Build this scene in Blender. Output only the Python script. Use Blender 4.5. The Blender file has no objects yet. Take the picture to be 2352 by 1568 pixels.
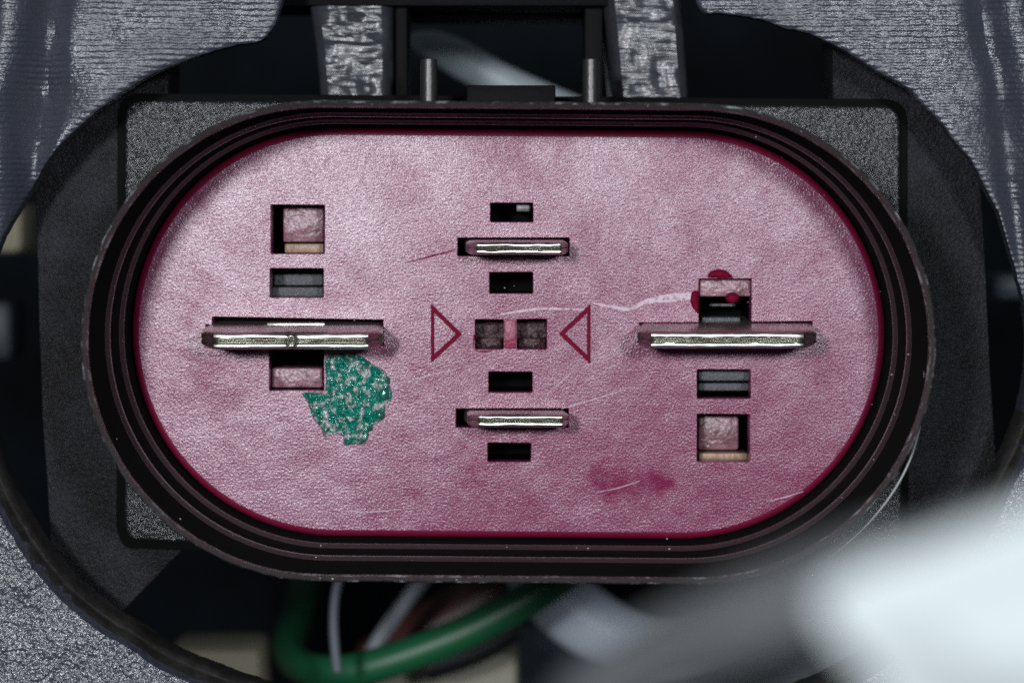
import bpy, bmesh, math, random
from mathutils import Vector, noise
from mathutils.geometry import delaunay_2d_cdt
random.seed(7)
S = bpy.context.scene
COL = S.collection
S.unit_settings.scale_length = 0.01          # one unit is one centimetre

# ------------------------------------------------------------------ camera
D, TILT, W = 14.0, math.radians(2.8), 6.0    # distance, tilt from above, picture width at z=0
ct, st = math.cos(TILT), math.sin(TILT)
CAM = Vector((0, D*st, D*ct)); FW = Vector((0, -st, -ct)); UP = Vector((0, ct, -st)); RT = Vector((1, 0, 0))
cd = bpy.data.cameras.new("camera"); cam = bpy.data.objects.new("camera", cd); COL.objects.link(cam)
cam.location = CAM; cam.rotation_euler = (-TILT, 0, 0)
cd.sensor_width = 36; cd.lens = 36*D/W; cd.clip_start = 0.05; cd.clip_end = 200
cd.dof.use_dof = True; cd.dof.focus_distance = D-0.45; cd.dof.aperture_fstop = 0.40
S.camera = cam
S.cycles.use_denoising = False

# ------------------------------------------------------------------ light
w = bpy.data.worlds.new("World"); S.world = w; w.use_nodes = True
w.node_tree.nodes["Background"].inputs[0].default_value = (0.75, 0.85, 1.0, 1)
w.node_tree.nodes["Background"].inputs[1].default_value = 0.05
def softbox(name, loc, target, size, power, color=(1, 1, 1)):
    l = bpy.data.lights.new(name, 'AREA'); l.shape = 'RECTANGLE'; l.size, l.size_y = size; l.energy = power; l.color = color
    o = bpy.data.objects.new(name, l); COL.objects.link(o); o.location = loc
    o.rotation_euler = (Vector(target)-Vector(loc)).to_track_quat('-Z', 'Y').to_euler()
softbox("key_lamp", (-5.2, 3.3, 22), (-0.3, 0.2, 0), (2.0, 1.8), 3600, (0.95, 0.96, 1.0))
softbox("side_lamp", (5.3, 3.5, 22), (0.3, 0.2, 0), (1.9, 1.7), 2150, (0.92, 0.96, 1.0))
S.view_settings.view_transform = 'Standard'; S.view_settings.look = 'None'
S.view_settings.exposure = 0; S.view_settings.gamma = 1

# ------------------------------------------------------------------ helpers
def P(u, v, z):
    """the point at height z seen at (u, v) of the 2352 x 1568 photograph"""
    d = FW + RT*((u-1176)/2352*W/D) + UP*((784-v)/2352*W/D)
    return CAM + d*((z-CAM.z)/d.z)
def thing(name, label, cat, group=None, loc=(0, 0, 0)):
    o = bpy.data.objects.new(name, None); COL.objects.link(o); o.location = loc
    o['label'] = label; o['category'] = cat
    if group: o['group'] = group
    return o
def link(name, me, mat, parent=None, smooth=True):
    me.name = name
    o = bpy.data.objects.new(name, me); COL.objects.link(o)
    for m in (mat if isinstance(mat, (list, tuple)) else [mat]): me.materials.append(m)
    if smooth:
        for p in me.polygons: p.use_smooth = True
        try: me.set_sharp_from_angle(angle=math.radians(38))
        except Exception: pass
    if parent: o.parent = parent
    return o
def mesh(vs, fs):
    me = bpy.data.meshes.new("m"); me.from_pydata([tuple(v) for v in vs], [], fs); me.validate()
    bm = bmesh.new(); bm.from_mesh(me); bmesh.ops.recalc_face_normals(bm, faces=bm.faces); bm.to_mesh(me); bm.free()
    return me
def curve_mesh(cu):
    o = bpy.data.objects.new("c", cu); COL.objects.link(o)
    dg = bpy.context.evaluated_depsgraph_get(); dg.update()
    me = bpy.data.meshes.new_from_object(o.evaluated_get(dg)); me.materials.clear()
    bpy.data.objects.remove(o); bpy.data.curves.remove(cu)
    return me
def slab(outer, holes, z0, z1, bev=0.004):
    """flat plate between z0 and z1 whose outline and openings are points (x, y)"""
    cu = bpy.data.curves.new("c", 'CURVE'); cu.dimensions = '2D'; cu.fill_mode = 'BOTH'
    cu.extrude = max(1e-4, (z1-z0)/2-bev); cu.bevel_depth = bev; cu.bevel_resolution = 2; cu.offset = -bev
    for c in [outer]+list(holes):
        s = cu.splines.new('POLY'); s.points.add(len(c)-1); s.use_cyclic_u = True
        for i, p in enumerate(c): s.points[i].co = (p[0], p[1], 0, 1)
    me = curve_mesh(cu)
    for v in me.vertices: v.co.z += (z0+z1)/2
    return me
def tube_mesh(pts, rads, res=6):
    cu = bpy.data.curves.new("c", 'CURVE'); cu.dimensions = '3D'; cu.bevel_depth = 1; cu.bevel_resolution = res; cu.use_fill_caps = True
    s = cu.splines.new('NURBS'); s.points.add(len(pts)-1); s.use_endpoint_u = True; s.order_u = min(4, len(pts)); cu.resolution_u = 10
    for i, p in enumerate(pts):
        s.points[i].co = (*p, 1); s.points[i].radius = rads[i] if isinstance(rads, (list, tuple)) else rads
    return curve_mesh(cu)
def box(bm, lo, hi):
    vs = [bm.verts.new((x, y, z)) for x in (lo[0], hi[0]) for y in (lo[1], hi[1]) for z in (lo[2], hi[2])]
    for f in ((0,1,3,2),(4,6,7,5),(0,4,5,1),(2,3,7,6),(0,2,6,4),(1,5,7,3)): bm.faces.new([vs[i] for i in f])
def boxes(*bs, bev=0.006):
    bm = bmesh.new()
    for lo, hi in bs: box(bm, [min(a, b) for a, b in zip(lo, hi)], [max(a, b) for a, b in zip(lo, hi)])
    bmesh.ops.recalc_face_normals(bm, faces=bm.faces)
    if bev: bmesh.ops.bevel(bm, geom=bm.edges[:], offset=bev, segments=2, affect='EDGES', profile=0.5)
    me = bpy.data.meshes.new("m"); bm.to_mesh(me); bm.free(); return me
def inside(p, poly):
    x, y = p; r = False; j = len(poly)-1
    for i in range(len(poly)):
        xi, yi = poly[i]; xj, yj = poly[j]
        if (yi > y) != (yj > y) and x < (xj-xi)*(y-yi)/(yj-yi)+xi: r = not r
        j = i
    return r
def edge_dist(p, poly):
    x, y = p; best = 1e9; n = len(poly)
    for i in range(n):
        ax, ay = poly[i]; bx, by = poly[(i+1) % n]
        dx, dy = bx-ax, by-ay; L = dx*dx+dy*dy or 1e-9
        t = max(0, min(1, ((x-ax)*dx+(y-ay)*dy)/L)); q = (x-ax-t*dx)**2+(y-ay-t*dy)**2
        if q < best: best = q
    return math.sqrt(best)
def dense(c, step):
    out = []
    for i in range(len(c)):
        a, b = c[i], c[(i+1) % len(c)]; n = max(1, int(math.dist(a, b)/step))
        out += [(a[0]+(b[0]-a[0])*k/n, a[1]+(b[1]-a[1])*k/n) for k in range(n)]
    return out
def spline(c, step=12):
    """smooth open curve through picture points"""
    out = []
    for i in range(len(c)-1):
        p0, p1, p2, p3 = c[max(i-1, 0)], c[i], c[i+1], c[min(i+2, len(c)-1)]
        n = max(1, int(math.dist(p1, p2)/step))
        for k in range(n):
            t = k/n
            out.append(tuple(0.5*((2*b)+(-a+cc)*t+(2*a-5*b+4*cc-d)*t*t+(-a+3*b-3*cc+d)*t**3) for a, b, cc, d in zip(p0, p1, p2, p3)))
    return out+[c[-1]]
def relief(outer, holes, zf, z_ref, depth, step, near=None, rows=()):
    """sheet over a picture outline with height zf(u, v, distance to edge), closed by walls of the given depth"""
    loops = [outer]+holes; pts, con = [], []
    for lp in loops:
        b = len(pts); pts += lp; con += [(b+i, b+(i+1) % len(lp)) for i in range(len(lp))]
    for h in holes if rows else ():
        area = sum(h[i-1][0]*h[i][1]-h[i][0]*h[i-1][1] for i in range(len(h)))
        for i, p in enumerate(h):
            a, b = h[i-1], h[(i+1) % len(h)]; dx, dy = b[0]-a[0], b[1]-a[1]; L_ = math.hypot(dx, dy) or 1
            if area < 0: dx, dy = -dx, -dy
            for r in rows:
                if (i % 2) and r > 30: continue
                q = (p[0]+dy/L_*r, p[1]-dx/L_*r)
                if not inside(q, h) and edge_dist(q, h) > r*.85 and near(q): pts.append(q)
    nb = len(pts); us = [p[0] for p in outer]; vs_ = [p[1] for p in outer]
    u = min(us)
    while u < max(us):
        v = min(vs_)
        while v < max(vs_):
            q = (u+random.uniform(-.2, .2)*step, v+random.uniform(-.2, .2)*step)
            if (near is None or near(q)) and inside(q, outer) and not any(inside(q, h) for h in holes):
                if min(edge_dist(q, l) for l in loops) > (rows[-1]+8 if rows else step*.4): pts.append(q)
            v += step
        u += step
    ov, oe, of, *_ = delaunay_2d_cdt([Vector(p) for p in pts], con, [], 0, 1e-5)
    V, F = [], []
    for p in ov:
        d = min(edge_dist(p, l) for l in loops); V.append(P(p.x, p.y, z_ref)+Vector((0, 0, zf(p.x, p.y, d)-z_ref)))
    for f in of:
        c = (sum(ov[i].x for i in f)/3, sum(ov[i].y for i in f)/3)
        if inside(c, outer) and not any(inside(c, h) for h in holes): F.append(list(f))
    cnt = {}
    for f in F:
        for i in range(3):
            e = (f[i], f[(i+1) % 3]); cnt[tuple(sorted(e))] = cnt.get(tuple(sorted(e)), 0)+1
    low = {}
    for e, n in cnt.items():
        if n == 1:
            for i in e:
                if i not in low: low[i] = len(V); V.append(V[i]-Vector((0, 0, depth)))
            F.append([e[0], e[1], low[e[1]], low[e[0]]])
    return mesh(V, F)

ROT = math.radians(-.45)
pc = P(1168, 768, 0); R0, L0 = 470/392*1.0, (866-470)/392
def stadium(off, z, n=56, jit=0):
    out = []
    for k, sx in enumerate((1, -1)):
        for i in range(n+1):
            a = -math.pi/2+math.pi*i/n+(math.pi if k else 0)
            out.append((sx*L0+math.cos(a)*(R0+off), math.sin(a)*(R0+off)))
    r = []
    full = []
    for i in range(len(out)):
        a, b = out[i], out[(i+1) % len(out)]; full.append(a)
        if math.dist(a, b) > .3: full += [(a[0]+(b[0]-a[0])*k/30, a[1]+(b[1]-a[1])*k/30) for k in range(1, 30)]
    for x, y in full:
        j = jit*noise.noise(Vector((x*9, y*9, z)))
        x *= 1+j; y *= 1+j
        r.append(Vector((pc.x+x*math.cos(ROT)-y*math.sin(ROT), pc.y+x*math.sin(ROT)+y*math.cos(ROT), z+j*4)))
    return r
# ------------------------------------------------------------------ materials
def material(name, color, rough=0.5, metal=0.0, spec=0.5, bumps=(), color2=None, cscale=3.0, cpos=(0.4, 0.7), rough2=None, stretch=None):
    """bumps: (kind, scale, height, stretch)"""
    m = bpy.data.materials.new(name); m.use_nodes = True; nt = m.node_tree; N, L = nt.nodes, nt.links
    b = N["Principled BSDF"]; b.inputs["Base Color"].default_value = (*color, 1)
    b.inputs["Roughness"].default_value = rough; b.inputs["Metallic"].default_value = metal; b.inputs["Specular IOR Level"].default_value = spec
    tc = N.new("ShaderNodeTexCoord")
    def coords(s):
        if not s: return tc.outputs["Object"]
        mp = N.new("ShaderNodeMapping"); L.new(tc.outputs["Object"], mp.inputs[0]); mp.inputs["Scale"].default_value = s[:3]
        if len(s) > 3: mp.inputs["Rotation"].default_value = (0, 0, math.radians(s[3]))
        return mp.outputs[0]
    prev = None
    for kind, sc, h, stv in bumps:
        if kind == 'noise':
            t = N.new("ShaderNodeTexNoise"); t.inputs["Scale"].default_value = sc; t.inputs["Detail"].default_value = 3 if sc > 10 else 1; t.inputs["Roughness"].default_value = .6; out = t.outputs[0]
        elif kind == 'cells':
            t = N.new("ShaderNodeTexVoronoi"); t.inputs["Scale"].default_value = sc; t.feature = 'SMOOTH_F1'; out = t.outputs[0]
        else:
            t = N.new("ShaderNodeTexWave"); t.bands_direction = 'Y'; t.inputs["Scale"].default_value = sc; t.inputs["Distortion"].default_value = 2.2; t.inputs["Detail"].default_value = 3
            t.inputs["Detail Scale"].default_value = 1.2; out = t.outputs[1]
        L.new(coords(stv), t.inputs["Vector"])
        bp = N.new("ShaderNodeBump"); bp.inputs["Strength"].default_value = 1; bp.inputs["Distance"].default_value = h
        L.new(out, bp.inputs["Height"])
        if prev: L.new(prev, bp.inputs["Normal"])
        prev = bp.outputs[0]
    if prev: L.new(prev, b.inputs["Normal"])
    if color2 or rough2 is not None:
        t = N.new("ShaderNodeTexNoise"); t.inputs["Scale"].default_value = cscale; t.inputs["Detail"].default_value = 6; t.inputs["Roughness"].default_value = .65
        L.new(coords(stretch), t.inputs["Vector"])
        r = N.new("ShaderNodeMapRange"); r.inputs["From Min"].default_value = cpos[0]; r.inputs["From Max"].default_value = cpos[1]; L.new(t.outputs[0], r.inputs["Value"])
        if color2:
            mx = N.new("ShaderNodeMix"); mx.data_type = 'RGBA'; mx.inputs[6].default_value = (*color, 1); mx.inputs[7].default_value = (*color2, 1)
            L.new(r.outputs[0], mx.inputs[0]); L.new(mx.outputs[2], b.inputs["Base Color"])
        if rough2 is not None:
            q = N.new("ShaderNodeMapRange"); q.inputs["To Min"].default_value = rough; q.inputs["To Max"].default_value = rough2
            L.new(r.outputs[0], q.inputs["Value"]); L.new(q.outputs[0], b.inputs["Roughness"])
    return m
CRIMSON = (0.13, 0.004, 0.026)
def faceplate_material():
    m = bpy.data.materials.new("grained crimson plastic"); m.use_nodes = True; nt = m.node_tree; N, L = nt.nodes, nt.links
    b = N["Principled BSDF"]; tc = N.new("ShaderNodeTexCoord"); O = tc.outputs["Object"]
    def math_(op, a, c=None):
        n = N.new("ShaderNodeMath"); n.operation = op
        for i, x in enumerate((a, c)):
            if x is None: continue
            if isinstance(x, (int, float)): n.inputs[i].default_value = x
            else: L.new(x, n.inputs[i])
        return n.outputs[0]
    def noise_(sc, det=3, ro=.6, vec=O):
        t = N.new("ShaderNodeTexNoise"); t.inputs["Scale"].default_value = sc; t.inputs["Detail"].default_value = det; t.inputs["Roughness"].default_value = ro
        L.new(vec, t.inputs["Vector"]); return t.outputs[0]
    def rng(x, a, c, d=0, e=1):
        r = N.new("ShaderNodeMapRange"); L.new(x, r.inputs["Value"])
        for k, val in zip(("From Min", "From Max", "To Min", "To Max"), (a, c, d, e)): r.inputs[k].default_value = val
        return r.outputs[0]
    warp = N.new("ShaderNodeVectorMath"); warp.operation = 'ADD'
    nz = N.new("ShaderNodeTexNoise"); nz.inputs["Scale"].default_value = 5; nz.inputs["Detail"].default_value = 5; L.new(O, nz.inputs["Vector"])
    sc = N.new("ShaderNodeVectorMath"); sc.operation = 'SCALE'; sc.inputs["Scale"].default_value = 0.5; L.new(nz.outputs[1], sc.inputs[0])
    L.new(O, warp.inputs[0]); L.new(sc.outputs[0], warp.inputs[1])
    stain_dim = None                                # red stains, plus broad zones painted duller and deeper where less light falls
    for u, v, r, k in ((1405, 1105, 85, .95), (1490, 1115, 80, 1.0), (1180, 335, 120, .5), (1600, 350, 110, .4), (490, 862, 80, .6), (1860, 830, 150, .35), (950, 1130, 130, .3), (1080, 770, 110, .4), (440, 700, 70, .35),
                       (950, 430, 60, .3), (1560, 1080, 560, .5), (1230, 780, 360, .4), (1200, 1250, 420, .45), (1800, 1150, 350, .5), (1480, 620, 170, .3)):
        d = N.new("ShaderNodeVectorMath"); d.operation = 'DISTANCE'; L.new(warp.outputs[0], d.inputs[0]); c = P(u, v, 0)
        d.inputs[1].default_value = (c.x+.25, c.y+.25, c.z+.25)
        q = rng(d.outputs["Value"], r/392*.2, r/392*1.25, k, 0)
        stain_dim = q if stain_dim is None else math_('MAXIMUM', stain_dim, q)
    sheen_haze = rng(noise_(2.6, 9, .75), .28, .62, .34, 1)  # lamp sheen put into colour and gloss, with some wear haze
    sheen_haze = math_('MULTIPLY', sheen_haze, math_('SUBTRACT', 1.0, stain_dim))
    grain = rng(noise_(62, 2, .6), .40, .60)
    sheen_haze2 = math_('MULTIPLY', sheen_haze, rng(grain, 0, 1, .35, 1))
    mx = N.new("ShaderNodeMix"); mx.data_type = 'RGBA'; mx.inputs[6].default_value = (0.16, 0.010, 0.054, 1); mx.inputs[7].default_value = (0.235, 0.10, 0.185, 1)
    L.new(math_('MULTIPLY', sheen_haze2, .75), mx.inputs[0]); L.new(mx.outputs[2], b.inputs["Base Color"])
    L.new(rng(sheen_haze, 0, 1, .23, .29), b.inputs["Roughness"]); L.new(rng(sheen_haze, 0, 1,   .08, .95), b.inputs["Specular IOR Level"])
    b1 = N.new("ShaderNodeBump"); b1.inputs["Strength"].default_value = 1; b1.inputs["Distance"].default_value = .0029; L.new(noise_(84, 2, .55), b1.inputs["Height"])
    b2 = N.new("ShaderNodeBump"); b2.inputs["Strength"].default_value = 1; b2.inputs["Distance"].default_value = .005; L.new(noise_(5, 3, .5), b2.inputs["Height"]); L.new(b1.outputs[0], b2.inputs["Normal"])
    L.new(b2.outputs[0], b.inputs["Normal"])
    return m
M = {}
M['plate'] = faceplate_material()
M['crimson'] = material("smooth crimson plastic", CRIMSON, .45, spec=.2, bumps=[('noise', 30, .002, None)])
M['wet'] = material("glossy crimson plastic", (0.135, 0.003, 0.022), .6, spec=.05)
M['shroud'] = material("black shroud plastic", (0.013, 0.012, 0.012), .7, spec=0, bumps=[('noise', 40, .002, None)])
M['step'] = material('satin black step with painted red reflection', (0.034, 0.025, 0.026), .34, spec=.9, bumps=[('noise', 26, .006, None)])  # reddish tint stands in for the crimson face reflected on the steps
M['worn'] = material("scuffed black edge", (0.03, 0.03, 0.028), .36, spec=.7, bumps=[('noise', 26, .02, None)], color2=(0.42, 0.44, 0.46), cscale=9, cpos=(.52, .66))
M['flange'] = material("spark eroded black plastic", (0.012, 0.014, 0.017), .20, spec=.55, bumps=[('noise', 34, .017, None)], rough2=.26)
M['panel'] = material("matt black plastic", (0.010, 0.010, 0.012), .26, spec=.09, bumps=[('noise', 54, .011, None)], color2=(0.020, 0.021, 0.026), cscale=2.5)
M['ring'] = material("silvery grey grained plastic", (0.036, 0.041, 0.056), .26, spec=.75, bumps=[('noise', 36, .0075, (.75, 1.25, 1)), ('wave', 9.5, .0026, (.5, 1, 1)), ('noise', 2.5, .03, None)], color2=(0.03, 0.034, 0.048), cscale=2.2, rough2=.5)
M['ringlow'] = material("grey coarse grained plastic", (0.036, 0.041, 0.058), .22, spec=.6, bumps=[('noise', 20, .022, None), ('noise', 2.2, .03, None)], color2=(0.045, 0.05, 0.06), cscale=2.0)
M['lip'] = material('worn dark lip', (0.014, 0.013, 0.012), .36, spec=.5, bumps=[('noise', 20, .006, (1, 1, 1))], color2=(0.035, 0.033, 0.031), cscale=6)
M['post'] = material("fibrous grey plastic", (0.04, 0.043, 0.054), .3, spec=.7, bumps=[('noise', 16, .009, (.16, 2.0, 1, 10)), ('noise', 12, .006, (.2, 1.6, 1, -28)), ('noise', 4, .04, None)], color2=(0.03, 0.032, 0.04), cscale=3)
M['black'] = material("black plastic", (0.004, 0.004, 0.005), .6, spec=.06, bumps=[('noise', 30, .004, None)])
M['pin'] = material("polished black pin", (0.015, 0.015, 0.015), .42, spec=.8, bumps=[('noise', 20, .003, None)])
M['metal'] = material("tinned brass", (0.60, 0.60, 0.56), .29, metal=1, bumps=[('noise', 8, .003, (1, 4, 4))], color2=(0.40, 0.39, 0.34), cscale=6, rough2=.36)
M['dark_metal'] = material("tarnished metal", (0.12, 0.11, 0.09), .38, metal=1, bumps=[('noise', 22, .01, None)])
M['hole'] = material("black socket wall", (0.003, 0.003, 0.003), .6, spec=0.03)
M['grey_floor'] = material("dark grey socket floor", (0.075, 0.08, 0.09), .42, spec=.7, bumps=[('noise', 50, .012, (2, 1, 1))])
M['catch'] = material('pale pink catch', (0.22, 0.10, 0.13), .34, spec=.6, bumps=[('noise', 16, .014, None)], color2=(0.06, 0.014, 0.014), cscale=9, cpos=(.46, .70))
M['tan'] = material("tan resin", (0.30, 0.19, 0.12), .4, spec=.5, bumps=[('noise', 12, .008, (4, 1, 1))], color2=(0.16, 0.07, 0.05), cscale=6)
M['window'] = material("dark crimson glassy floor", (0.032, 0.007, 0.011), .34, spec=.2, bumps=[('noise', 22, .014, None)])
M['paint'] = material("green paint", (0.004, 0.20, 0.145), .14, spec=1.0, bumps=[('noise', 24, .045, None)], color2=(0.50, 0.46, 0.48), cscale=26, cpos=(.52, .57))  # pale flecks painted in as glints, along with pinkish thin spots
M["drop"] = material("smooth green paint", (0.003, 0.14, 0.095), .16, spec=1.0, bumps=[("noise", 14, .012, None)])
M['scuff'] = material("pale scuff", (0.58, 0.46, 0.53), .5, bumps=[('noise', 60, .01, None)], color2=(0.15, 0.03, 0.07), cscale=34, cpos=(.50, .72))

# ------------------------------------------------------------------ backdrop
me = mesh([P(u, v, -16) for u, v in ((-900, -900), (3200, -900), (3200, 2500), (-900, 2500))], [(0, 1, 2, 3)])
o = link("bench_top", me, material("dark slate bench", (0.006, 0.010, 0.014), .8, spec=.1, color2=(0.002, 0.002, 0.003), cscale=.5)); o['kind'] = 'structure'

# ------------------------------------------------------------------ motor housing: the grey ring round the socket
inner = [(644, 0), (632, 40), (615, 71), (592, 91), (538, 101), (470, 121), (397, 148), (336, 175), (286, 208), (218, 259), (151, 319), (111, 363), (84, 400), (50, 457), (13, 527), (-15, 600), (-38, 700), (-45, 800), (-40, 900), (-22, 1000),
         (0, 1075), (34, 1152), (67, 1209), (111, 1276), (145, 1317), (175, 1350), (235, 1397), (269, 1421), (319, 1448), (363, 1481), (420, 1511), (487, 1538), (571, 1568), (720, 1612), (1000, 1650), (1400, 1652), (1750, 1610), (2000, 1500), (2150, 1350),
         (2240, 1200), (2272, 1130), (2306, 1060), (2340, 980), (2362, 900), (2372, 800), (2366, 720), (2350, 664), (2335, 608), (2321, 568), (2302, 510), (2294, 484), (2267, 437), (2234, 373), (2197, 329), (2160, 279), (2119, 239), (2086, 202), (2032, 171), (1988, 145), (1948, 118), (1898, 92),
         (1847, 71), (1810, 64), (1770, 49), (1723, 37), (1662, 29), (1625, 27), (1612, 13), (1605, 0), (1590, -90), (1400, -130), (800, -130), (665, -80), (644, 0)]
inner = spline(inner, 9)[:-1]
inner = [(u+2.2*noise.noise(Vector((u*.06, v*.06, 0)))+1.2*noise.noise(Vector((u*.2, v*.2, 3))), v+2.2*noise.noise(Vector((u*.06, v*.06, 7)))) for u, v in inner]
outer = dense([(-330, -330), (2680, -330), (2680, 1900), (-330, 1900)], 60)
def ss(a, b, x):
    t = max(0, min(1, (x-a)/(b-a))); return t*t*(3-2*t)
def ring_z(u, v, d):
    z = .16
    z -= .012*math.exp(-d/4)
    if v < 620 and u < 900:      # fold down the left arm, dimples to its right
        f = u-(118-.12*v)
        z -= .11*math.exp(-(f/34)**2); z += .10*math.exp(-((f+95)/55)**2)*ss(560, 350, v)
        z -= .0006*max(0, f-120)*.35
        z += .02*math.sin(u*.02)*math.sin(v*.021)
    elif v < 700 and u > 1500:
        f = u-(2258-.1*(v-200)*(v > 200)+.22*v)
        z -= .07*math.exp(-(f/30)**2); z += .05*math.exp(-((f-70)/50)**2)
        z -= .00025*max(0, 2200-u)*.5
    else:                        # lower ring: dark lip, step, then the broad face
        z = .12-.10*math.exp(-d/5)-.05*math.exp(-((d-26)/7)**2)+.07*ss(20, 46, d)+.0004*max(0, d-46)
    z += .012*noise.noise(Vector((u*.012, v*.012, 1)))
    return z
t_ring = thing("motor_housing", "silvery grey cast housing framing the red socket all round with an oval opening", "housing")
near = lambda q: -60 < q[0] < 2420 and -60 < q[1] < 1640
me = relief(outer, [inner], ring_z, .16, .11, 16, near, (3, 7, 12, 18, 25, 33, 43, 56))
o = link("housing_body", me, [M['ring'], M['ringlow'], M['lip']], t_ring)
for p in me.polygons:
    if p.center.y < -.4:
        q = p.center-CAM; k = q.dot(FW)
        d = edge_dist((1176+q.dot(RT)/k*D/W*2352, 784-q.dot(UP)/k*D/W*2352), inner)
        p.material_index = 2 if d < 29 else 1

# ------------------------------------------------------------------ bracket behind the connector
t_br = thing("mounting_bracket", "matt black bracket behind the red socket with two shiny grey posts at the top", "bracket")
c = [(78, 380), (300, 60), (386, 60), (386, 330), (1914, 330), (1912, 60), (2120, 60), (2250, 400), (2262, 600), (2274, 860), (2284, 1010), (2298, 1140), (2300, 1290), (2100, 1380), (1900, 1240), (520, 1215), (417, 1263), (269, 1414), (225, 1440), (120, 1310), (110, 1120), (98, 960), (89, 700), (86, 560)]
zb = -.42
me = slab([P(u, v, zb).xy for u, v in c], [[v.xy for v in stadium(.06, 0)]], zb-.5, zb, .003)
link("side_plate", me, M['panel'], t_br)
def post(c_left, c_right, z, bulge):
    rows, cols = 46, 26; V, F = [], []
    for i in range(rows):
        t = i/(rows-1)
        def at(pl):
            for (v0, u0), (v1, u1) in zip(pl, pl[1:]):
                vv = pl[0][0]+(pl[-1][0]-pl[0][0])*t
                if v0 <= vv <= v1+1e-6: return u0+(u1-u0)*(vv-v0)/(v1-v0), vv
        (ul, v), (ur, _) = at(c_left), at(c_right)
        for j in range(cols):
            a = math.pi*j/(cols-1); k = .5-.5*math.cos(a)
            p = P(ul+(ur-ul)*k, v, z); h = bulge*min(1, math.sin(a)*1.5)
            h += .03*noise.noise(Vector((j*.3, i*.16, z*3)))*math.sin(a)+.012*noise.noise(Vector((j*.15, i*1.1, 5)))*math.sin(a)
            V.append(p+Vector((0, 0, h)))
    F = [(i*cols+j, i*cols+j+1, (i+1)*cols+j+1, (i+1)*cols+j) for i in range(rows-1) for j in range(cols-1)]
    n = len(V)
    for i in range(rows):
        for j in (0, cols-1): V.append(V[i*cols+j]-Vector((0, 0, .6)))
    for i in range(rows-1):
        for s, j in ((0, 0), (1, cols-1)): F.append((i*cols+j, (i+1)*cols+j, n+(i+1)*2+s, n+i*2+s))
    F.append([j for j in range(cols)]+[n+1, n]); F.append([(rows-1)*cols+j for j in range(cols)]+[n+(rows-1)*2+1, n+(rows-1)*2])
    return mesh(V, F)
link("post", post([(20, 712), (120, 728), (250, 738)], [(20, 905), (120, 905), (250, 905)], -.62, .16), M['post'], t_br)
link("post", post([(-60, 1378), (100, 1394), (250, 1408)], [(-60, 1560), (100, 1572), (250, 1582)], -.62, .18), M['post'], t_br)
def bar(u0, v0, u1, v1, z0, z1, bev=.01): 
    a, b = P(u0, v0, z1), P(u1, v1, z1); return boxes(((a.x, a.y, z0), (b.x, b.y, z1)), bev=bev)
link("bar", bar(908, -60, 936, 260, -1.1, -.60), M['black'], t_br)
link("bar", bar(1343, -60, 1384, 260, -1.1, -.62), M['black'], t_br)
link("crossbeam", bar(600, -90, 1420, 14, -1.2, -.50), M['black'], t_br)
link("crossbeam", bar(930, -60, 1350, 42, -1.5, -1.05), M['black'], t_br)

# ------------------------------------------------------------------ the connector
t_c = thing("electrical_connector", "oval connector with crimson face, four metal blades and a black shroud", "connector", loc=(0, 0, 0))
def loft(profile, jit=None, closed=False):
    V, F = [], []; rings = [stadium(o_, z_, jit=(jit or {}).get(i, 0)) for i, (o_, z_) in enumerate(profile)]
    n = len(rings[0])
    for r in rings: V += r
    for i in range(len(rings)-1+(1 if closed else 0)):
        a, b = i*n, ((i+1) % len(rings))*n
        F += [(a+j, a+(j+1) % n, b+(j+1) % n, b+j) for j in range(n)]
    return V, F, n
# shroud
prof = [(.014, -.6), (.015, .16), (.018, .185), (.034, .20), (.038, .215), (.040, .49), (.043, .515), (.058, .53), (.062, .55), (.066, 1.05), (.072, 1.085), (.090, 1.10), (.100, 1.085), (.106, 1.04), (.108, -.6)]
V, F, n = loft(prof, {9: .0009, 10: .002, 11: .0015, 12: .0022, 13: .0008}, closed=True)
me = bpy.data.meshes.new("m"); me.from_pydata([tuple(v) for v in V], [], F)
bm = bmesh.new(); bm.from_mesh(me); bmesh.ops.recalc_face_normals(bm, faces=bm.faces); bm.to_mesh(me); bm.free()
o = link("shroud", me, [M['shroud'], M['worn'], M['step']], t_c)
for p in me.polygons:
    if p.index//n in (9, 11, 12): p.material_index = 1
    elif p.index//n in (1, 2, 3, 5, 6, 7, 10): p.material_index = 2
# flange, and a black slab standing in for the shadow round it
def rounded(c, r, n=6):
    out = []; m_ = len(c)
    for i in range(m_):
        p, a, b = Vector(c[i]), Vector(c[i-1]), Vector(c[(i+1) % m_])
        q_ = min(r, .45*(a-p).length, .45*(b-p).length); d1, d2 = (a-p).normalized(), (b-p).normalized(); s, e = p+d1*q_, p+d2*q_
        for k in range(n+1):
            t = k/n; q = s*(1-t)**2+p*2*t*(1-t)+e*t*t; out.append((q.x, q.y))
    return out
zf = -.36
fl = rounded([(286, 230), (2068, 243), (2072, 1256), (440, 1246), (300, 1240), (285, 1210)], 42)
link("flange", slab([P(u, v, zf).xy for u, v in fl], [[v.xy for v in stadium(.06, 0)]], zf-.2, zf, .02), M['flange'], t_c)
fl2 = rounded([(270, 214), (2084, 228), (2088, 1272), (440, 1264), (284, 1258), (267, 1217)], 54)
link("flange_shadow", slab([P(u, v, zf-.047).xy for u, v in fl2], [[v.xy for v in stadium(.06, 0)]], zf-.3, zf-.047, .003), M['hole'], t_c)
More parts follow.
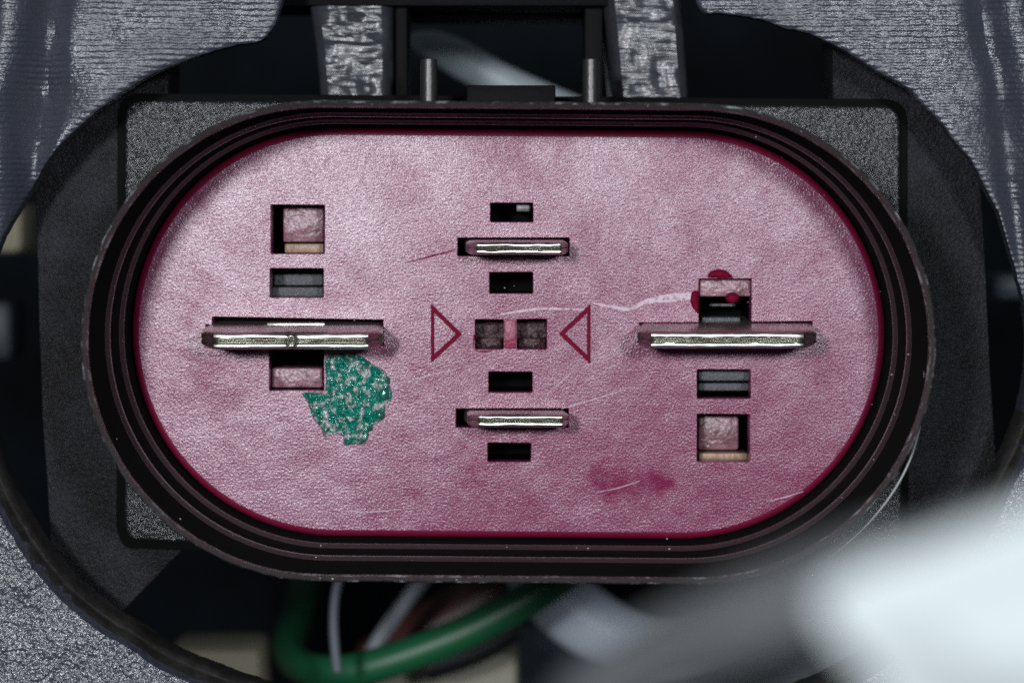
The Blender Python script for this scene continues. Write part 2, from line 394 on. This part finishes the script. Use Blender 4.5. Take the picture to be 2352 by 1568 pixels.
# face plate
holes = {}
def rect(u0, v0, u1, v1, r=3):
    return rounded([(u0, v0), (u1, v0+random.uniform(-1, 1)), (u1+random.uniform(-1, 1), v1), (u0, v1)], r, 3)
H = dict(tl=(622, 470, 746, 583), l2=(620, 616, 743, 683), l3=(618, 790, 744, 897), c1=(1126, 466, 1224, 510), c2=(1124, 625, 1224, 674), c3=(1122, 853, 1223, 901), c4=(1120, 1016, 1220, 1060),
         wa=(1091, 733, 1157, 802), wb=(1187, 733, 1256, 802), r1=(1605, 640, 1726, 745), r2=(1601, 848, 1724, 915), r3=(1601, 950, 1722, 1060),
         st=(1051, 546, 1308, 588), sb=(1047, 938, 1306, 981))
loops = [rect(*h) for k, h in H.items() if k not in ('l3', 'r1')]
left_slot = [(487, 727), (880, 734), (882, 792), (744, 792), (744, 897), (618, 897), (618, 790), (476, 788), (472, 745), (487, 745)]
right_slot = [(1468, 741), (1605, 740), (1605, 640), (1726, 640), (1726, 739), (1866, 737), (1867, 788), (1470, 792)]
loops += [left_slot, right_slot]
for k in (0, 1): pass
me = slab([v.xy for v in stadium(-.04, 0)], [[P(u, v, 0).xy for u, v in l] for l in loops], -.16, 0, .0035)
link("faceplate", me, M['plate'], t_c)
arc = [(-.042, .0)] + [(-.04+.04*math.sin(a), -.04+.04*math.cos(a)) for a in [math.pi/2*k/6 for k in range(1, 7)]] + [(0, -.5)]
V, F, n = loft(arc); link("faceplate_edge", mesh(V, F), M['crimson'], t_c)

def pocket(u0, v0, u1, v1, depth, wall, floor, g=.004):
    a, b = P(u0, v0, 0), P(u1, v1, 0); x0, x1, y0, y1 = a.x-g, b.x+g, b.y-g, a.y+g; zt, zl = -.155, -depth
    V = [(x0, y0, zt), (x1, y0, zt), (x1, y1, zt), (x0, y1, zt), (x0, y0, zl), (x1, y0, zl), (x1, y1, zl), (x0, y1, zl)]
    me = bpy.data.meshes.new("m"); me.from_pydata(V, [], [(0, 4, 5, 1), (1, 5, 6, 2), (2, 6, 7, 3), (3, 7, 4, 0), (4, 7, 6, 5)]); me.flip_normals()
    o = link("socket", me, [wall, floor], t_c, smooth=False); me.polygons[4].material_index = 1
    return o
def ledge(par, u0, v0, u1, v1, z0, z1, mat, name="ledge", bev=.006):
    a, b = P(u0, v0, z1), P(u1, v1, z1)
    return link(name, boxes(((a.x, a.y, z0), (b.x, b.y, z1)), bev=bev), mat, par)
p = pocket(*H['tl'], .62, M['hole'], M['hole']); ledge(p, 650, 474, 744, 556, -.45, -.24, M['catch'], "catch", .012); ledge(p, 654, 560, 743, 581, -.5, -.16, M['tan'])
p = pocket(*H['l2'], .6, M['hole'], M['hole']); ledge(p, 624, 630, 741, 655, -.55, -.33, M['grey_floor']); ledge(p, 623, 660, 742, 681, -.5, -.2, M['grey_floor'])
p = pocket(*H['l3'], .62, M['hole'], M['hole']); ledge(p, 624, 845, 741, 890, -.5, -.12, M['catch'], "catch", .01)
for k in ('c1', 'c2', 'c3', 'c4'): pocket(*H[k], .55, M['hole'], M['hole'])
p = pocket(*H['c1'], .42, M['hole'], M['hole']); bpy.data.objects.remove(p)
for k in ('wa', 'wb'):
    u0, v0, u1, v1 = H[k]; p = pocket(*H[k], .26, M['wet'], M['window']); ledge(p, u0+3, v1-26, u1-3, v1-2, -.24, -.17, M['window'])
link('window_bar', boxes(((P(1159, 735, 0).x, P(0, 735, 0).y, -.2), (P(1185, 0, 0).x, P(0, 801, 0).y, .006)), bev=.005), material('pink bar plastic', (0.22, 0.02, 0.06), .34, spec=.4, bumps=[('noise', 50, .004, None)]), t_c)
p = pocket(*H['r1'], .66, M['hole'], M['hole']); ledge(p, 1606, 642, 1724, 681, -.4, -.06, M['catch'], "catch", .012); ledge(p, 1612, 729, 1700, 751, -.5, -.14, M['grey_floor']); ledge(p, 1628, 697, 1690, 704, -.6, -.4, M['pin'])
p = pocket(*H['r2'], .6, M['hole'], M['hole']); ledge(p, 1605, 850, 1722, 874, -.5, -.16, M['grey_floor']); ledge(p, 1605, 880, 1722, 897, -.55, -.22, M['grey_floor'])
p = pocket(*H['r3'], .62, M['hole'], M['hole']); ledge(p, 1604, 954, 1697, 1034, -.45, -.24, M['catch'], "catch", .02); ledge(p, 1606, 1040, 1716, 1058, -.5, -.17, M['tan'])
pocket(485, 727, 882, 792, .6, M['hole'], M['hole'], -.002); pocket(1468, 738, 1867, 792, .6, M['hole'], M['hole'], -.002)
pocket(*H['st'], .6, M['wet'], M['hole']); pocket(*H['sb'], .6, M['wet'], M['hole'])

# blades
def blade(base, tip, hw, th, h, nick=False, seed=0):
    b, t = P(*base, 0), P(*tip, h); hw /= 392; ht = th/392/2
    prof = [(-1, -.5), (-1, h-.07), (-.90, h-.02), (-.80, h-.005), (-.65, h-.001), (-.5, h), (-.30, h-.002), (-.18, h-.009), (0, h-.04), (.18, h-.009), (.30, h-.002), (.5, h), (.65, h-.001), (.80, h-.005), (.90, h-.02), (1, h-.07), (1, -.5)]
    ws = [-1, -.985, -.95, -.9, -.84, -.80]+[-.8+1.6*k/40 for k in range(1, 40)]+[.8, .84, .9, .95, .985, 1]
    V, F = [], []; m_ = len(prof)
    for wq in ws:
        e = ss(.82, 1.0, abs(wq)); nk = .03*math.exp(-(wq/.03)**2) if nick else 0
        for tq, z in prof:
            if z > 0:
                z -= e*.16+nk+.0022*noise.noise(Vector((wq*7, tq*1.5, h+seed)))+.0008*noise.noise(Vector((wq*40, tq*3, h)))
            s = (z/h) if z > 0 else z/h
            q = b+(t-b)*s
            k = 1-.35*ss(.93, 1.0, abs(wq)) if z > -.2 else 1
            V.append(Vector((q.x+wq*hw*(1-.0*s), q.y+tq*ht*k, z)))
    for i in range(len(ws)-1):
        F += [(i*m_+j, i*m_+j+1, (i+1)*m_+j+1, (i+1)*m_+j) for j in range(m_-1)]
    F += [list(range(m_)), list(range((len(ws)-1)*m_, len(ws)*m_))]
    return link("terminal_blade", mesh(V, F), M['metal'], t_c)
bl = blade((677, 764), (668, 784), 203, 40, .55, True)
br = blade((1667, 762), (1671, 782), 200, 40, .55, False, 3.7)
blade((1184, 566), (1192, 571), 114, 30, .42)
blade((1184, 957), (1196, 967), 114, 31, .42, False, 8.1)
ledge(bl, 612, 741, 746, 752, -.3, .06, M['metal'], "tongue", .008)
ledge(br, 1609, 744, 1722, 757, -.3, .06, M['metal'], "tongue", .008)

# arrow marks and blobs moulded on the face
def stroke_tri(a, b, c_, wd):
    cx, cy = (a[0]+b[0]+c_[0])/3, (a[1]+b[1]+c_[1])/3
    tri = [a, b, c_]; inn = [(cx+(x-cx)*wd, cy+(y-cy)*wd) for x, y in tri]
    f = lambda l: [P(u, v, 0).xy for u, v in l]
    return slab(f(rounded(tri, 4, 3)), [f(rounded(inn, 3, 3))], .001, .012, .003)
for tri in (((990, 697), (1062, 767), (990, 833)), ((1356, 697), (1356, 836), (1283, 766))):
    link("arrow_mark", stroke_tri(*tri, .70), M['wet'], t_c)
def blob(pts, h, mat, name, step=5, rough=0.0, seed=0):
    sm = spline(pts+[pts[0]], 5)[:-1]
    def zf_(u, v, d): return .001+h*min(1, d/8)**.6*(1+rough*noise.noise(Vector((u*.09, v*.09, seed)))+rough*.8*noise.noise(Vector((u*.24, v*.24, seed+4))))
    return link(name, relief(sm, [], zf_, 0, .004, step), mat, t_c)
def disc(u, v, a, b): return [(u+a*math.cos(t*math.pi/6), v+b*math.sin(t*math.pi/6)) for t in range(12)]
blob([(1624, 637), (1630, 625), (1645, 619), (1664, 620), (1678, 630), (1684, 638), (1655, 639)], .02, M['wet'], "plastic_blob")
blob([(1604, 668), (1592, 668), (1585, 682), (1588, 700), (1596, 713), (1604, 719)], .02, M['wet'], "plastic_blob")
blob([(1088, 766), (1086, 795), (1094, 806), (1112, 809), (1130, 804), (1090, 803), (1091, 770)], .015, M['wet'], "plastic_blob", 4)
paint_pts = [(746, 830), (752, 816), (772, 812), (800, 811), (824, 815), (842, 826), (858, 838), (876, 846), (888, 858), (893, 880), (900, 900), (898, 918), (886, 930), (884, 948), (878, 966), (862, 972), (850, 984), (846, 1004), (836, 1018), (812, 1020), (790, 1022), (788, 1002), (770, 996), (745, 1003), (738, 982), (722, 965), (712, 940), (704, 918), (694, 904), (714, 899), (746, 898)]
o = blob(paint_pts, .026, M['paint'], "paint_dab", 3.0, .9, 2)
o['label'] = "rough dab of green paint"
blob(disc(882, 905, 15, 17), .06, M["drop"], "paint_drop", 4); blob(disc(873, 952, 13, 14), .055, M["drop"], "paint_drop", 4)
for u, v, a, b in ((842, 836, 11, 9), (868, 854, 10, 10), (889, 874, 8, 11), (716, 921, 9, 8), (736, 968, 9, 9), (798, 1011, 9, 9), (826, 1008, 11, 9), (848, 982, 10, 8), (806, 818, 9, 6)):
    blob(disc(u, v, a, b), .04, M["drop"], "paint_drop", 4)
# scuffs
def ribbon(pts, wds, mat, name="scratch", z=.004):
    sm = spline(pts, 6); V, F = [], []
    for i, p in enumerate(sm):
        a, b = sm[max(0, i-1)], sm[min(len(sm)-1, i+1)]; dx, dy = b[0]-a[0], b[1]-a[1]; L_ = math.hypot(dx, dy) or 1
        t = i/(len(sm)-1)*(len(wds)-1); k = min(int(t), len(wds)-2); wd = wds[k]+(wds[k+1]-wds[k])*(t-k)
        wd *= 1+.35*noise.noise(Vector((p[0]*.13, p[1]*.13, 2)))
        for s in (-1, 1): V.append(P(p[0]-dy/L_*wd/2*s, p[1]+dx/L_*wd/2*s, z))
    F = [(2*i, 2*i+1, 2*i+3, 2*i+2) for i in range(len(sm)-1)]
    n = len(V)
    V += [v-Vector((0, 0, .0035)) for v in V]
    F += [(2*i, 2*i+2, n+2*i+2, n+2*i) for i in range(len(sm)-1)]+[(2*i+1, 2*i+3, n+2*i+3, n+2*i+1) for i in range(len(sm)-1)]
    return link(name, mesh(V, F), mat, t_c)
ribbon([(1150, 722), (1200, 714), (1250, 709), (1300, 710), (1345, 712)], [3, 6, 5, 4, 3], M['scuff'])
ribbon([(1362, 696), (1400, 703), (1445, 710), (1480, 694), (1530, 685), (1588, 680)], [3, 7, 8, 13, 20, 16], M['scuff'])
for pts in ([(1290, 938), (1360, 918), (1440, 893)], [(930, 880), (985, 862), (1050, 847)], [(1255, 905), (1285, 880), (1312, 856)], [(1285, 655), (1315, 668), (1340, 676)], [(905, 640), (1000, 632), (1085, 618)], [(1760, 1150), (1800, 1142), (1845, 1128)], [(780, 1172), (850, 1175), (910, 1170)]):
    ribbon(pts, [1, 2.2, 1], M['scuff'], z=.0045)
for pts in ([(560, 604), (590, 596), (619, 594)], [(556, 640), (585, 652), (617, 660)], [(552, 668), (588, 662), (618, 676)], [(580, 690), (600, 700), (617, 694)], [(1500, 520), (1560, 512), (1600, 520)], [(1370, 1130), (1420, 1120), (1470, 1104)]):
    ribbon(pts, [.8, 2, .8], M['scuff'], z=.0045)
ribbon([(930, 604), (985, 590), (1050, 572)], [1, 4, 2], M['wet'], "flow_line")
link("moulding_burr", tube_mesh([P(u, v, 1.0) for u, v in ((2122, 852), (2124, 900), (2116, 970), (2098, 1040), (2068, 1106), (2020, 1176), (1960, 1238), (1890, 1290))], [.001, .005, .006, .006, .007, .006, .004, .001], 2), material("pale burr", (.24, .26, .27), .35), t_c)
bm = bmesh.new()                             # loose dust on the ledges and the face
for i in range(70):
    if i < 50:
        o_, z_ = random.choice(((.026, .195), (.05, .525), (.082, 1.098), (.026, .195), (.067, .9), (-.004, -.02)))
        q = random.choice(stadium(o_+random.uniform(-.004, .004), z_))
    else: q = P(random.uniform(420, 1930), random.uniform(400, 1150), .002)
    r = random.choice((.0015, .002, .003, .0045))
    bmesh.ops.create_icosphere(bm, subdivisions=1, radius=r, matrix=__import__('mathutils').Matrix.Translation(q) @ __import__('mathutils').Matrix.Diagonal((random.uniform(.6, 1.8), random.uniform(.6, 1.5), .7, 1)))
me = bpy.data.meshes.new("m"); bm.to_mesh(me); bm.free()
o = link("dust", me, material("pale dust", (.35, .32, .31), .8), t_c); o['kind'] = 'stuff'
p = bar(1186, 470, 1218, 486, -.5, -.1, .004); link("ledge", p, M['pin'], t_c)
blob_ring = blob(disc(1682, 684, 16, 13), .03, M['wet'], "plastic_blob", 4)
# latch block and guide pins above the shroud
link("latch_tab", bar(1072, 196, 1276, 262, -.6, .35, .012), M['black'], t_c)
for u in (985, 1357):
    me = tube_mesh([P(u, 137, .28), P(u, 142, .28), P(u, 180, .28), P(u, 250, .28)], [.046, .048, .049, .050], 5)
    link("guide_pin", me, M['pin'], t_c)

# ------------------------------------------------------------------ things out of focus behind
def wire(name, label, cat, pts, rads, mat, group=None):
    me = tube_mesh([P(*p) for p in pts], rads); o = link(name, me, mat); o['label'] = label; o['category'] = cat
    if group: o['group'] = group
    return o
G = lambda n, c, r=.45: material(n, c, r, spec=.5)
wire("green_wire", "green wire looping under the socket's lower rim", "wire", [(712, 1200, -6), (700, 1380, -5.4), (665, 1440, -4.6), (655, 1530, -3.6), (780, 1555, -3.2), (950, 1500, -3.2), (1130, 1430, -3.2), (1290, 1330, -3.2), (1400, 1240, -3.2)], .125, G("green insulation", (.005, .085, .03)))
wire("thin_wire", "thin pale grey wire hanging straight left of centre below the socket", "wire", [(800, 1250, -2.4), (772, 1345, -2.4), (765, 1400, -2.4), (766, 1470, -2.4), (775, 1540, -2.4)], .032, G("pale grey insulation", (.11, .125, .15)))
wire("grey_wire", "slanting dull grey wire crossing above the green wire", "wire", [(1010, 1280, -4.2), (960, 1345, -4.2), (900, 1420, -4.2), (850, 1500, -4.2), (800, 1600, -4.2)], .06, G("dull grey insulation", (.22, .24, .27)))
wire("brown_wire", "dark brown wire behind the green wire under the rim", "wire", [(1260, 1250, -5.5), (1160, 1345, -5.5), (1080, 1400, -5.5), (960, 1470, -5.5), (860, 1540, -5.5)], .26, G("brown insulation", (.06, .018, .012)))
wire("black_sleeve", "short black sleeve peeping out beneath the green wire", "sleeve", [(1180, 1440, -4.2), (1110, 1495, -4.2), (1040, 1515, -4.2), (980, 1530, -4.2)], .11, G("black rubber", (.008, .008, .008)))
wire("silver_hose", "blurred pale blue grey hose below the rim right of the green wire", "hose", [(1180, 1230, -4.6), (1240, 1340, -4.6), (1330, 1420, -4.6), (1450, 1490, -4.6), (1580, 1500, -4.8), (1700, 1440, -6), (1850, 1360, -7)], [.18, .26, .28, .26, .22, .2, .2], G("pale hose rubber", (.48, .54, .61)))
wire("grey_cable", "blurred grey blue cable slanting behind the latch tab at the top", "cable", [(940, 92, -3.2), (990, 96, -3.2), (1090, 160, -3.2), (1190, 205, -3.2), (1340, 260, -3.2), (1500, 320, -3.2)], [.04, .13, .14, .12, .10, .09], G("blue grey insulation", (.40, .47, .50)))
def block(name, label, cat, u0, v0, u1, v1, z, depth, mat):
    a, b = P(u0, v0, z), P(u1, v1, z); o = link(name, boxes(((a.x, a.y, z-depth), (b.x, b.y, z)), bev=.08), mat); o['label'] = label; o['category'] = cat
    return o
M['beige'] = material("beige card", (.32, .29, .205), .7)
block("beige_block", "blurred beige block showing at the left edge past the grey housing", "block", -160, 470, 52, 582, -5, 1.2, M['beige'])
block("beige_strip", "blurred beige strip at the bottom left beside the green wire", "strip", 380, 1490, 600, 1720, -3.6, .8, M['beige'])
block("beige_carton", "blurred beige carton under the green wire at the bottom centre", "carton", 850, 1500, 1190, 1760, -5, 1, material("dull beige card", (.26, .25, .19), .7))
block("slate_tray", "blurred dark grey tray at the bottom below the pale hose", "tray", 1150, 1470, 2050, 1800, -9, 1, material("slate plastic", (.17, .19, .21), .7))
block("grey_clip", "blurred slate grey clip in the gap at the right edge", "clip", 2280, 628, 2420, 690, -3.4, .6, material("slate clip plastic", (.06, .08, .10), .5))
block("slate_block", "blurred dark slate block in the gap at the left edge", "block", -200, 690, 28, 830, -5, .6, material("dark slate plastic", (.022, .032, .042), .5))

# ------------------------------------------------------------------ out of focus in front
def sheet(pts, zf_, th, mat, name, label, cat):
    o = link(name, relief(dense(spline(pts+[pts[0]], 40)[:-1], 40), [], zf_, 9.8, th, 45), mat); o['label'] = label; o['category'] = cat
    return o
sheet([(2700, 1090), (2400, 1185), (2160, 1270), (1960, 1345), (1900, 1410), (1950, 1500), (2030, 1580), (2120, 1700), (2700, 1750)], lambda u, v, d: 9.7+.12*ss(0, 260, d), .12, material("bright white paper", (.29, .325, .33), .8), "white_sheet", "bright white sheet far out of focus across the bottom right corner", "sheet")
wire("grey_strap", "blurred grey strap running in front from the white sheet down to the bottom", "strap", [(2080, 1310, 9), (1950, 1350, 9), (1780, 1410, 9), (1600, 1470, 8.9), (1440, 1530, 8.8), (1340, 1620, 8.7)], [.12, .12, .11, .10, .08, .08], G("grey strap fabric", (.055, .06, .064), .7))
